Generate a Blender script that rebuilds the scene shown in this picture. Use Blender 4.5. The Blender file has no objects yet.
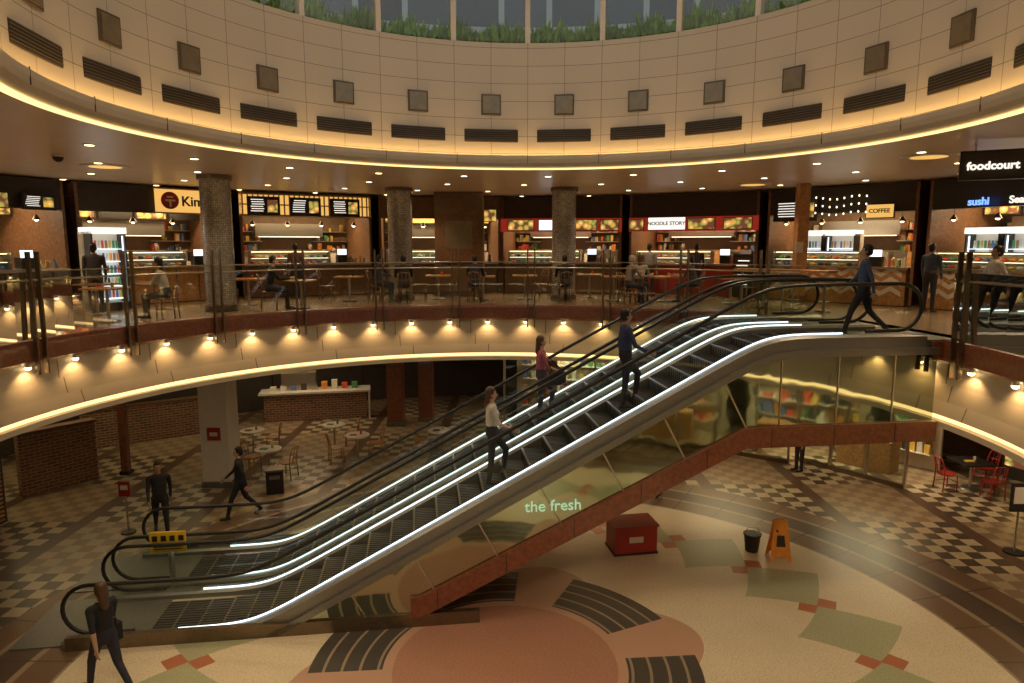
import bpy, math, random
import numpy as np
from mathutils import Vector, Matrix
random.seed(7)
D=math.radians
scene=bpy.context.scene
scene.view_settings.view_transform='Standard'
E=6.3; ZU=4.65; ZC=8.05; ZL=3.1
C=(-0.4,11.0); R0=8.1
CU=(0.35,9.65); RU=6.28

# ---------------------------------------------------------------- materials
def new_mat(name):
    m=bpy.data.materials.new(name); m.use_nodes=True
    return m,m.node_tree,m.node_tree.nodes['Principled BSDF']
def pm(name,col,rough=.5,metal=0,var=.12,scale=6,bump=0,emit=None,es=0,coat=0):
    m,nt,b=new_mat(name)
    n=nt.nodes.new('ShaderNodeTexNoise'); n.inputs['Scale'].default_value=scale; n.inputs['Detail'].default_value=3
    tc=nt.nodes.new('ShaderNodeTexCoord'); nt.links.new(tc.outputs['Object'],n.inputs['Vector'])
    r=nt.nodes.new('ShaderNodeValToRGB')
    r.color_ramp.elements[0].position=.3; r.color_ramp.elements[1].position=.7
    r.color_ramp.elements[0].color=[c*(1-var) for c in col]+[1]
    r.color_ramp.elements[1].color=[min(1,c*(1+var)) for c in col]+[1]
    nt.links.new(n.outputs['Fac'],r.inputs['Fac']); nt.links.new(r.outputs['Color'],b.inputs['Base Color'])
    b.inputs['Roughness'].default_value=rough; b.inputs['Metallic'].default_value=metal
    b.inputs['Coat Weight'].default_value=coat
    if bump:
        bp=nt.nodes.new('ShaderNodeBump'); bp.inputs['Strength'].default_value=bump
        nt.links.new(n.outputs['Fac'],bp.inputs['Height']); nt.links.new(bp.outputs['Normal'],b.inputs['Normal'])
    if emit:
        b.inputs['Emission Color'].default_value=list(emit)+[1]; b.inputs['Emission Strength'].default_value=es
    return m
def em(name,col,s,samp=False):
    m=pm(name,[c*.4 for c in col],emit=col,es=s,var=0.02)
    if not samp: m.cycles.emission_sampling='NONE'
    return m
def glass(name,tint=(.9,.93,.9),ior=1.45,rough=.02):
    m,nt,b=new_mat(name); nt.nodes.remove(b)
    out=nt.nodes['Material Output']
    t=nt.nodes.new('ShaderNodeBsdfTransparent'); t.inputs['Color'].default_value=list(tint)+[1]
    g=nt.nodes.new('ShaderNodeBsdfGlossy'); g.inputs['Roughness'].default_value=rough
    f=nt.nodes.new('ShaderNodeFresnel'); f.inputs['IOR'].default_value=ior
    x=nt.nodes.new('ShaderNodeMixShader')
    nt.links.new(f.outputs[0],x.inputs[0]); nt.links.new(t.outputs[0],x.inputs[1]); nt.links.new(g.outputs[0],x.inputs[2])
    nt.links.new(x.outputs[0],out.inputs['Surface'])
    return m
def brick(name,c1,c2,mortar,bw,rh,ms,off=0.5,rough=.6,metal=0,coord='UV',bump=.3):
    m,nt,b=new_mat(name)
    tc=nt.nodes.new('ShaderNodeTexCoord'); br=nt.nodes.new('ShaderNodeTexBrick')
    br.offset=off
    br.inputs['Scale'].default_value=1; br.inputs['Brick Width'].default_value=bw; br.inputs['Row Height'].default_value=rh
    br.inputs['Mortar Size'].default_value=ms; br.inputs['Mortar Smooth'].default_value=.2
    for k,c in (('Color1',c1),('Color2',c2),('Mortar',mortar)): br.inputs[k].default_value=list(c)+[1]
    nt.links.new(tc.outputs[coord],br.inputs['Vector']); nt.links.new(br.outputs['Color'],b.inputs['Base Color'])
    b.inputs['Roughness'].default_value=rough; b.inputs['Metallic'].default_value=metal
    bp=nt.nodes.new('ShaderNodeBump'); bp.inputs['Strength'].default_value=bump; bp.inputs['Distance'].default_value=.01; bp.invert=True
    nt.links.new(br.outputs['Fac'],bp.inputs['Height']); nt.links.new(bp.outputs['Normal'],b.inputs['Normal'])
    return m
class NT:
    def __init__(s,nt): s.nt=nt
    def val(s,x,inp):
        if isinstance(x,(int,float)): inp.default_value=x
        else: s.nt.links.new(x,inp)
    def m(s,op,a,b=0,c=0):
        n=s.nt.nodes.new('ShaderNodeMath'); n.operation=op
        s.val(a,n.inputs[0]); s.val(b,n.inputs[1]); s.val(c,n.inputs[2]); return n.outputs[0]
    def mix(s,f,a,b):
        n=s.nt.nodes.new('ShaderNodeMix'); n.data_type='RGBA'
        s.val(f,n.inputs['Factor'])
        for x,i in ((a,6),(b,7)):
            if isinstance(x,tuple): n.inputs[i].default_value=list(x)+[1]
            else: s.nt.links.new(x,n.inputs[i])
        return n.outputs[2]
    def band(s,v,a,b): return s.m('MULTIPLY',s.m('GREATER_THAN',v,a),s.m('LESS_THAN',v,b))

def floor_mat():
    m,nt,b=new_mat('terrazzo_floor'); q=NT(nt)
    tc=nt.nodes.new('ShaderNodeTexCoord'); sp=nt.nodes.new('ShaderNodeSeparateXYZ'); nt.links.new(tc.outputs['Object'],sp.inputs[0])
    def polar(cx,cy):
        x=q.m('SUBTRACT',sp.outputs[0],cx); y=q.m('SUBTRACT',sp.outputs[1],cy)
        return q.m('SQRT',q.m('ADD',q.m('MULTIPLY',x,x),q.m('MULTIPLY',y,y))), q.m('ADD',q.m('ARCTAN2',x,y),math.pi)
    r,th=polar(.35,9.65); r2,th2=polar(-.1,9.6)
    def checker(scale,c1,c2,rot=0):
        c=nt.nodes.new('ShaderNodeTexChecker'); c.inputs['Scale'].default_value=scale
        c.inputs['Color1'].default_value=list(c1)+[1]; c.inputs['Color2'].default_value=list(c2)+[1]
        mp=nt.nodes.new('ShaderNodeMapping'); mp.inputs['Location'].default_value=(.013,.017,.31/scale)
        mp.inputs['Rotation'].default_value=(0,0,D(rot)); nt.links.new(tc.outputs['Object'],mp.inputs[0]); nt.links.new(mp.outputs[0],c.inputs[0]); return c
    ch=checker(3.2,(.54,.45,.29),(.09,.065,.045))
    ch2=checker(3.2,(.44,.34,.21),(.28,.20,.12))
    bay=checker(.4,(1,1,1),(0,0,0))
    base=q.mix(bay.outputs['Fac'],ch.outputs[0],ch2.outputs[0])
    def gl(o): return q.m('LESS_THAN',q.m('FRACT',q.m('MULTIPLY',q.m('ADD',o,50.013),.4)),.13)
    base=q.mix(gl(sp.outputs[0]),base,(.12,.07,.045))
    fr=q.m('FRACT',q.m('MULTIPLY',r,1.55))
    line=q.m('GREATER_THAN',fr,.84)
    cell=q.m('FRACT',q.m('MULTIPLY',th,24/math.pi))
    brn=q.mix(q.m('LESS_THAN',q.m('FRACT',q.m('MULTIPLY',r,.775)),.5),(.18,.105,.06),(.09,.058,.04))
    brn=q.mix(line,brn,(.36,.27,.17))
    brn=q.mix(q.m('LESS_THAN',cell,.03),brn,(.06,.04,.03))
    col=q.mix(q.m('LESS_THAN',r,8.9),base,brn)
    n=nt.nodes.new('ShaderNodeTexNoise'); n.inputs['Scale'].default_value=45; n.inputs['Detail'].default_value=2
    nt.links.new(tc.outputs['Object'],n.inputs['Vector'])
    cream=q.mix(q.m('GREATER_THAN',n.outputs['Fac'],.58),(.80,.69,.49),(.58,.47,.32))
    col=q.mix(q.m('LESS_THAN',r,7.05),col,cream)
    cw=math.pi/10*5.3
    u=q.m('MULTIPLY',q.m('SUBTRACT',q.m('FRACT',q.m('DIVIDE',th,math.pi/10)),.5),cw)
    au=q.m('ABSOLUTE',u); av=q.m('ABSOLUTE',q.m('SUBTRACT',r,5.3))
    dia=q.m('LESS_THAN',q.m('ADD',q.m('DIVIDE',au,.82),q.m('DIVIDE',av,.95)),1)
    eu=q.m('SUBTRACT',cw/2,au)
    red=q.m('LESS_THAN',q.m('ADD',q.m('DIVIDE',eu,.42),q.m('DIVIDE',av,.42)),1)
    col=q.mix(red,col,(.50,.17,.085)); col=q.mix(dia,col,q.mix(q.m('GREATER_THAN',n.outputs['Fac'],.56),(.46,.47,.29),(.35,.35,.21)))
    c4=q.m('COSINE',q.m('ADD',q.m('MULTIPLY',th2,6),-1.571))
    star=q.m('LESS_THAN',r2,q.m('ADD',2.95,q.m('MULTIPLY',c4,.30)))
    col=q.mix(star,col,(.56,.34,.235))
    arc=q.m('MULTIPLY',q.band(r2,1.85,2.95),q.m('LESS_THAN',c4,.45))
    stripe=q.m('GREATER_THAN',q.m('FRACT',q.m('MULTIPLY',r2,3.7)),.16)
    col=q.mix(arc,col,q.mix(stripe,(.34,.26,.18),(.065,.06,.053)))
    col=q.mix(q.m('LESS_THAN',r2,1.7),col,q.mix(q.m('GREATER_THAN',n.outputs['Fac'],.54),(.50,.25,.17),(.36,.18,.12)))
    n2=nt.nodes.new('ShaderNodeTexNoise'); n2.inputs['Scale'].default_value=1.2; nt.links.new(tc.outputs['Object'],n2.inputs['Vector'])
    col=q.mix(q.m('MULTIPLY',n2.outputs['Fac'],.2),col,(.16,.12,.08))
    nt.links.new(col,b.inputs['Base Color']); b.inputs['Roughness'].default_value=.3
    return m

M={}
M['cream']=pm('painted_cream',(.60,.52,.40),.45,var=.05,scale=2)
M['creamp']=brick('cream_panels',(.56,.51,.43),(.53,.485,.405),(.20,.17,.13),.792,.38,.006,off=0,rough=.42)
M['fasc']=brick('fascia_panels',(.55,.465,.345),(.52,.44,.325),(.2,.15,.1),2.12,3.0,.014,off=0,rough=.4)
M['ceil']=pm('ceiling_paint',(.78,.64,.46),.33,var=.04,scale=1)
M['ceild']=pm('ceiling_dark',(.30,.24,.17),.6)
M['trimw']=pm('mahogany_trim',(.22,.072,.038),.35,var=.25,scale=14,coat=.3)
M['wood']=pm('oak_wood',(.46,.24,.09),.45,var=.25,scale=12)
M['woodd']=pm('walnut_wood',(.18,.09,.045),.45,var=.3,scale=12)
M['steel']=pm('brushed_steel',(.55,.51,.45),.32,1,.08,30)
M['deck']=pm('deck_aluminium',(.28,.28,.27),.42,.8,.08,30)
M['steeld']=pm('bronze_bar',(.22,.17,.12),.35,.9,.1,20)
M['black']=pm('black_rubber',(.012,.012,.012),.35)
M['blackm']=pm('black_paint',(.02,.018,.016),.4)
M['dark']=pm('dark_wall',(.05,.038,.03),.7)
M['brownw']=pm('brown_wall',(.17,.10,.055),.6)
M['red']=pm('red_paint',(.38,.028,.02),.4)
M['orange']=pm('orange_plastic',(.9,.33,.05),.4)
M['white']=pm('white_paint',(.72,.67,.59),.4,var=.03)
M['grey']=pm('grey_metal',(.22,.22,.215),.35,.7)
M['led']=em('led_white',(.80,.88,1),2.6,True)
M['gold']=em('warm_strip',(1,.66,.26),2.2,True)
M['goldhi']=em('warm_cove',(1,.58,.19),14,True)
M['goldl']=em('warm_line',(1,.68,.27),1.9,True)
M['lamp']=em('warm_lamp',(1,.78,.40),7)
M['lampw']=em('lamp_small',(1,.84,.55),3)
M['glass']=glass('clear_glass')
M['glassg']=glass('green_glass',(.86,.91,.86),1.42)
M['vent']=pm('vent_black',(.02,.018,.016),.5)
M['ventb']=pm('vent_frame',(.10,.075,.05),.5)
M['sq']=pm('bronze_square',(.24,.20,.14),.3,.5)
M['mosaic']=brick('mosaic_tile',(.62,.59,.53),(.36,.34,.31),(.16,.15,.14),.055,.055,.004,off=0,rough=.2,metal=.45,bump=.15)
M['bricks']=brick('red_brick',(.27,.11,.06),(.15,.06,.04),(.36,.29,.21),.24,.085,.012)
M['upfloor']=brick('food_court_tile',(.27,.195,.125),(.24,.17,.11),(.10,.07,.05),.6,.6,.008,off=0,rough=.25,coord='Object')
M['leaf']=pm('leaf_green',(.16,.38,.07),.5,var=.4,scale=5)
M['yellow']=pm('yellow_sign',(.9,.6,.03),.5)
M['blue']=em('blue_sign',(.16,.32,1),2.0)
M['redl']=em('red_lit_sign',(.55,.04,.02),.4)
M['whitel']=em('white_lit_sign',(1,.93,.82),1.15)
M['amberl']=em('amber_lit_sign',(1,.56,.14),.85)
M['greenl']=em('green_sign',(.55,.8,.5),.6)
M['screen']=em('screen_white',(.8,.92,1),1.7)
def mirror():
    m,nt,b=new_mat('tinted_mirror_panel')
    b.inputs['Base Color'].default_value=(.42,.46,.35,1); b.inputs['Metallic'].default_value=1; b.inputs['Roughness'].default_value=.05
    n=nt.nodes.new('ShaderNodeTexNoise'); n.inputs['Scale'].default_value=1.3
    bp=nt.nodes.new('ShaderNodeBump'); bp.inputs['Strength'].default_value=.03; bp.inputs['Distance'].default_value=.2
    tc=nt.nodes.new('ShaderNodeTexCoord'); nt.links.new(tc.outputs['Object'],n.inputs['Vector'])
    nt.links.new(n.outputs['Fac'],bp.inputs['Height']); nt.links.new(bp.outputs['Normal'],b.inputs['Normal'])
    return m
M['mirror']=mirror()
def food_mat():
    m,nt,b=new_mat('menu_photo')
    v=nt.nodes.new('ShaderNodeTexVoronoi'); v.inputs['Scale'].default_value=5
    tc=nt.nodes.new('ShaderNodeTexCoord'); nt.links.new(tc.outputs['Object'],v.inputs['Vector'])
    r=nt.nodes.new('ShaderNodeValToRGB'); e=r.color_ramp.elements
    e[0].color=(.95,.8,.55,1); e[1].color=(.12,.04,.02,1); e[1].position=.65
    x=e.new(.25); x.color=(.85,.3,.06,1); x=e.new(.45); x.color=(.3,.3,.06,1)
    nt.links.new(v.outputs['Distance'],r.inputs['Fac']); nt.links.new(r.outputs['Color'],b.inputs['Base Color'])
    nt.links.new(r.outputs['Color'],b.inputs['Emission Color']); b.inputs['Emission Strength'].default_value=1.2
    m.cycles.emission_sampling='NONE'
    return m
M['food']=food_mat()
pal=[pm('goods_%d'%i,c,.5) for i,c in enumerate([(.7,.1,.05),(.75,.5,.1),(.1,.3,.12),(.7,.68,.6),(.12,.18,.4),(.35,.18,.08),(.8,.3,.05),(.05,.05,.05),(.75,.7,.55)])]

# ---------------------------------------------------------------- mesh builder
class MB:
    def __init__(s,T=None):
        s.v=[];s.f=[];s.mi=[];s.mats=[];s.uv=[];s.sm=[];s.T=T or Matrix()
    def mat(s,m):
        if isinstance(m,str): m=M[m]
        if m not in s.mats: s.mats.append(m)
        return s.mats.index(m)
    def add(s,vs,fs,m,uvs=None,smooth=False,L=None):
        o=len(s.v); T=s.T@L if L is not None else s.T
        s.v+= [T@Vector(p) for p in vs]; k=s.mat(m)
        for f in fs:
            s.f.append([o+i for i in f]); s.mi.append(k); s.sm.append(smooth)
            if uvs: s.uv.append([uvs[i] for i in f])
            else: s.uv.append(None)
    def box(s,c,d,m,rz=0,L=None,uvw=None):
        x,y,z=d[0]/2,d[1]/2,d[2]/2
        A=Matrix.Translation(c)@Matrix.Rotation(rz,4,'Z')
        if L is not None: A=L@A
        P=[(-x,-y,-z),(x,-y,-z),(x,y,-z),(-x,y,-z),(-x,-y,z),(x,-y,z),(x,y,z),(-x,y,z)]
        for f,ax in (((0,3,2,1),(0,1)),((4,5,6,7),(0,1)),((0,1,5,4),(0,2)),((1,2,6,5),(1,2)),((2,3,7,6),(0,2)),((3,0,4,7),(1,2))):
            vs=[P[i] for i in f]; s.add(vs,[(0,1,2,3)],m,[(p[ax[0]]+5,p[ax[1]]+z) for p in vs],L=A)
    def cyl(s,p0,p1,r0,r1,m,n=12,cap=True,smooth=True):
        p0=Vector(p0);p1=Vector(p1);w=(p1-p0).normalized(); u=w.orthogonal().normalized(); v=w.cross(u)
        vs=[];uv=[];h=(p1-p0).length
        for p,r,t in ((p0,r0,0),(p1,r1,h)):
            for i in range(n+1):
                a=2*math.pi*i/n; vs.append(p+(u*math.cos(a)+v*math.sin(a))*r); uv.append((a*max(r0,r1),t))
        s.add(vs,[(i,i+1,n+2+i,n+1+i) for i in range(n)],m,uv,smooth)
        if cap:
            s.add(vs[:n],[tuple(range(n))[::-1]],m); s.add(vs[n+1:2*n+1],[tuple(range(n))],m)
    def tube(s,path,r,m,n=8,ry=None):
        path=[Vector(p) for p in path]; ry=ry or r; vs=[]
        t0=(path[1]-path[0]).normalized(); u=t0.orthogonal().normalized()
        for i,p in enumerate(path):
            t=(path[min(i+1,len(path)-1)]-path[max(i-1,0)]).normalized()
            u=(u-t*u.dot(t)).normalized(); v=t.cross(u)
            for j in range(n):
                a=2*math.pi*j/n; vs.append(p+u*math.cos(a)*r+v*math.sin(a)*ry)
        fs=[(i*n+j,i*n+(j+1)%n,(i+1)*n+(j+1)%n,(i+1)*n+j) for i in range(len(path)-1) for j in range(n)]
        fs+=[tuple(range(n))[::-1],tuple(range(len(vs)-n,len(vs)))]
        s.add(vs,fs,m,None,True)
    def ell(s,c,r,m,n=12,k=8):
        vs=[];fs=[]
        for i in range(k+1):
            a=math.pi*i/k
            for j in range(n):
                b=2*math.pi*j/n; vs.append((c[0]+r[0]*math.sin(a)*math.cos(b),c[1]+r[1]*math.sin(a)*math.sin(b),c[2]+r[2]*math.cos(a)))
        for i in range(k):
            for j in range(n): fs.append((i*n+j,(i+1)*n+j,(i+1)*n+(j+1)%n,i*n+(j+1)%n))
        s.add(vs,fs,m,None,True)
    def arc(s,prof,a0,a1,m,cen=C,n=None,smooth=False,us=None):
        n=n or max(2,int(abs(a1-a0)/2.5)); 
        for k in range(len(prof)-1):
            (ra,za),(rb,zb)=prof[k],prof[k+1]; mm=m[k] if isinstance(m,(list,tuple)) else m
            vs=[];uv=[]
            for i in range(n+1):
                a=D(a0+(a1-a0)*i/n)
                for r,z in ((ra,za),(rb,zb)):
                    vs.append((cen[0]+r*math.sin(a),cen[1]+r*math.cos(a),z)); uv.append(((a+2*math.pi)*(us or ra),z if abs(za-zb)>.01 else r))
            s.add(vs,[(2*i,2*i+1,2*i+3,2*i+2) for i in range(n)],mm,uv,smooth)
    def build(s,name,parent=None):
        me=bpy.data.meshes.new(name); me.from_pydata([tuple(v) for v in s.v],[],s.f)
        for m in s.mats: me.materials.append(m)
        me.polygons.foreach_set('material_index',s.mi); me.polygons.foreach_set('use_smooth',s.sm)
        ul=me.uv_layers.new(name='UVMap')
        flat=[]
        for f,u in zip(s.f,s.uv):
            if u: 
                for t in u: flat+= [t[0],t[1]]
            else: flat+=[0.0]*(2*len(f))
        if len(flat)==2*len(me.loops): ul.data.foreach_set('uv',flat)
        me.update(); ob=bpy.data.objects.new(name,me); scene.collection.objects.link(ob)
        if parent: ob.parent=parent
        return ob
def empty(name):
    o=bpy.data.objects.new(name,None); scene.collection.objects.link(o); return o
def text(name,body,size,mat,T,parent,ext=.01,align='CENTER',bold=0):
    cu=bpy.data.curves.new(name,'FONT'); cu.body=body; cu.size=size; cu.extrude=ext; cu.align_x=align; cu.align_y='CENTER'; cu.offset=bold
    cu.materials.append(M[mat] if isinstance(mat,str) else mat)
    o=bpy.data.objects.new(name,cu); scene.collection.objects.link(o); o.matrix_world=T; o.parent=parent; return o
def P(phi,r,z=0,cen=C): return Vector((cen[0]+r*math.sin(D(phi)),cen[1]+r*math.cos(D(phi)),z))
def PT(phi,r,z=0,cen=C): return Matrix.Translation(P(phi,r,z,cen))@Matrix.Rotation(-D(phi),4,'Z')
def spot(name,loc,power,col=(1,.65,.33),ang=110,rad=.05,aim=(0,0,-1),blend=.6):
    l=bpy.data.lights.new(name,'SPOT'); l.energy=power; l.color=col; l.spot_size=D(ang); l.spot_blend=blend; l.shadow_soft_size=rad
    o=bpy.data.objects.new(name,l); scene.collection.objects.link(o); o.location=loc
    o.rotation_euler=Vector(aim).to_track_quat('-Z','Y').to_euler(); return o
def area(name,loc,power,size,col=(1,.72,.42),aim=(0,0,-1),sy=None):
    l=bpy.data.lights.new(name,'AREA'); l.energy=power; l.color=col; l.size=size
    if sy: l.shape='RECTANGLE'; l.size_y=sy
    o=bpy.data.objects.new(name,l); scene.collection.objects.link(o); o.location=loc
    o.rotation_euler=Vector(aim).to_track_quat('-Z','Y').to_euler(); return o

# ---------------------------------------------------------------- shell
b=MB(); b.box((0,10,-.05),(64,64,.1),floor_mat()); b.build('floor')
b=MB(); 
b.arc([(R0,ZU-.02),(26,ZU-.02)],-148,148,'upfloor',n=100); b.build('floor_upper')
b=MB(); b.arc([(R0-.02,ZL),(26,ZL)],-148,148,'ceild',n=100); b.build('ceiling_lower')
b=MB(); b.box((0,-6,ZU-.25),(14,12,.5),'upfloor'); b.build('floor_gallery')
b=MB(); b.arc([(RU-.02,ZC),(RU+2.6,ZC),(26,ZC)],-180,180,['ceil','ceil'],cen=CU,n=144)
b.build('ceiling')
b=MB(); b.arc([(25.5,0),(25.5,ZC+.01)],-180,180,'dark',n=72); b.build('wall_perimeter')

b=MB(); pr=[(RU+.12,ZC-.01),(RU-.02,ZC-.03),(RU-.10,ZC-.02),(RU-.17,ZC+.02),(RU-.23,ZC+.08),(RU-.26,ZC+.16),(RU-.26,ZC+.23),(RU-.24,ZC+.245),(RU-.22,ZC+.23),(RU-.20,ZC+.16),(RU+.0,ZC+.15)]
b.arc(pr,-180,180,'cream',cen=CU,n=144,smooth=True)
for k in range(24):
    p=P(k*15,RU-.257,ZC+.16,CU)
    b.box(p,(.012,.012,.2),'ventb',-D(k*15))
b.build('trim_bullnose')
b=MB(); b.arc([(RU+.02,ZC-.045),(RU-.06,ZC-.05),(RU-.12,ZC-.03)],-180,180,'goldl',cen=CU,n=144); b.build('trim_light_line')
b=MB(); b.arc([(RU-.18,ZC+.17),(RU-.08,ZC+.17)],-180,180,'goldhi',cen=CU,n=144); b.build('trim_cove_light')
b=MB(); b.arc([(RU,ZC+.15),(RU,10.75)],-180,180,'creamp',cen=CU,n=144,us=6.05); b.arc([(RU,10.75),(RU+.5,10.77)],-180,180,'white',cen=CU,n=144)
b.arc([(RU+.5,10.77),(RU+.5,8.06)],-180,180,'grey',cen=CU,n=72)
b.build('wall_drum')
for k in range(24):
    ph=k*15+7.5
    T=PT(ph,RU,0,CU)
    b=MB(T); z=9.42
    b.box((0,-.02,z),(.44,.04,.44),'ventb'); b.box((0,-.045,z),(.37,.02,.37),'sq'); b.build('wall_light_panel')
    b=MB(T); z=8.75; w=1.26 
    b.box((0,-.015,z),(w,.03,.28),'ventb')
    b.box((0,-.031,z),(w-.05,.004,.24),'vent')
    for i in range(5): b.box((0,-.04,z-.09+i*.045),(w-.06,.012,.007),'ventb')
    b.build('air_vent')
    b=MB(); 
    b.arc([(RU+.1,10.8),(RU+.1,13)],k*15,k*15+15,'glass',cen=CU,n=4)
    T2=PT(k*15,RU+.1,0,CU)
    b2=MB(T2); b2.box((0,0,11.87),(.11,.16,2.3),'white')
    ob=b.build('window_%d'%(k+1)); b2.build('mullion',ob)
b=MB(); b.arc([(.01,13),(RU+.6,13)],-180,180,'cream',cen=CU,n=72); b.build('ceiling_drum')
b=MB(); b.arc([(RU+.55,10.5),(RU+.55,10.85),(RU+.65,10.85),(RU+.65,10.8),(RU+1.2,10.8),(RU+1.2,8.06)],-90,90,['grey','grey','grey','woodd','grey'],cen=CU,n=72)
for i in range(5600):
    ph=random.uniform(-80,80); r=RU+random.uniform(.6,1.2); z=10.8; h=random.uniform(.15,.5)*(.6+.6*abs(math.sin(ph*.35)))
    p=P(ph,r,z+random.uniform(0,.2),CU); a=random.uniform(0,6.28); w=random.uniform(.02,.06)
    u=Vector((math.cos(a),math.sin(a),0))*w; t=Vector((random.uniform(-.15,.15),random.uniform(-.15,.15),h))
    b.add([p-u*.3,p+t*.5-u,p+t,p+t*.5+u],[(0,1,2,3)],'leaf')
b.build('hedge_planter')
M['facade']=brick('facade_panels',(.13,.15,.17),(.06,.07,.08),(.42,.42,.40),1.5,2.6,.10,off=0,rough=.4)
b=MB(); b.arc([(13,8.06),(13,24)],-85,85,'facade',cen=CU,n=40); b.build('wall_office_facade')

# ---------------------------------------------------------------- fascia
b=MB()
pf=[(R0+.3,ZU),(R0-.04,ZU),(R0-.06,ZU-.06),(R0-.06,ZU-.36),(R0,ZU-.41),(R0+.12,ZU-.43)]
b.arc(pf,-148,148,['trimw','trimw','trimw','trimw','ceil'],n=120)
b.build('trim_balcony_edge')
b=MB(); b.arc([(R0+.12,ZU-.43),(R0+.10,ZU-.8),(R0+.04,ZU-1.1),(R0-.04,ZU-1.34)],-148,148,'fasc',n=120,smooth=True)
b.arc([(R0-.04,ZU-1.34),(R0+.03,ZU-1.35),(R0+.03,ZU-1.43)],-148,148,['cream','gold'],n=120)
b.arc([(R0+.03,ZU-1.43),(R0-.08,ZU-1.44),(R0-.09,ZU-1.54),(R0-.01,ZL+.002)],-148,148,'cream',n=120)
b.build('balcony_fascia')
b=MB()
for i in range(-18,16):
    ph=i*7.5-2
    p=P(ph,R0+.02,ZU-.45)
    b.cyl(p+Vector((0,0,.04)),p-Vector((0,0,.015)),.04,.05,'steel',10); b.ell(p-Vector((0,0,.03)),(.055,.055,.042),'lamp',10,6)
    if -92<ph<100:
        spot('fascia_spot',P(ph,R0-.06,ZU-.52),13,(1,.62,.27),125,.03,aim=(math.sin(D(ph))*.35,math.cos(D(ph))*.35,-1))
b.build('fascia_downlights')
def rail(a0,a1,name,off):
    b=MB(); b.arc([(R0-.02,ZU+.02),(R0-.05,ZU+1.2)],a0,a1,'glassg',n=max(2,int((a1-a0)/3)))
    b.tube([P(a0+(a1-a0)*i/40,R0-.1,ZU+1.05) for i in range(41)],.018,'steel')
    b.tube([P(a0+(a1-a0)*i/40,R0-.05,ZU+1.2) for i in range(41)],.012,'steel',6)
    for j in range(-10,10):
        ph=j*15+off
        if not(a0+.5<ph<a1-.5): continue
        for dp in (-.7,.7):
            oT=b.T; b.T=PT(ph+dp,R0-.12); b.box((0,0,ZU+.47),(.035,.08,2.15),'steeld'); b.box((0,.05,ZU-.25),(.03,.12,.06),'steeld'); b.box((0,.03,ZU+1.0),(.03,.05,.05),'steeld'); b.T=oT
    return b.build(name)
rail(-146,58,'balcony_railing',-8.3); rail(84.5,146,'balcony_railing',-3.4)

# ---------------------------------------------------------------- escalators
AL=D(7.5); TE=Matrix.Translation((-7.0,10.0,0))@Matrix.Rotation(AL,4,'Z')
S0,S1=2.76,11.5; SL=ZU/(S1-S0)
def sp_(x,k=.22):
    return k*math.log1p(math.exp(x/k)) if x/k<30 else x
def zp(s): return SL*(sp_(s-S0)-sp_(s-S1))
def zb(s): return .16 if s<5.5 else min(2.85,.16+(s-5.5)*(2.69/5.6))
def sweep(b,cross,s0,s1,m,n=90,closed=True,zf=zp):
    vs=[];K=len(cross)
    for i in range(n+1):
        s=s0+(s1-s0)*i/n
        for t,zo in cross: vs.append((s,t,zf(s)+zo))
    rng=range(K if closed else K-1)
    fs=[(i*K+j,i*K+(j+1)%K,(i+1)*K+(j+1)%K,(i+1)*K+j) for i in range(n) for j in rng]
    if closed: fs+=[tuple(range(K))[::-1],tuple(range(n*K,n*K+K))]
    b.add(vs,fs,m)
def WE(s,t,z=0): return TE@Vector((s,t,z))
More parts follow.
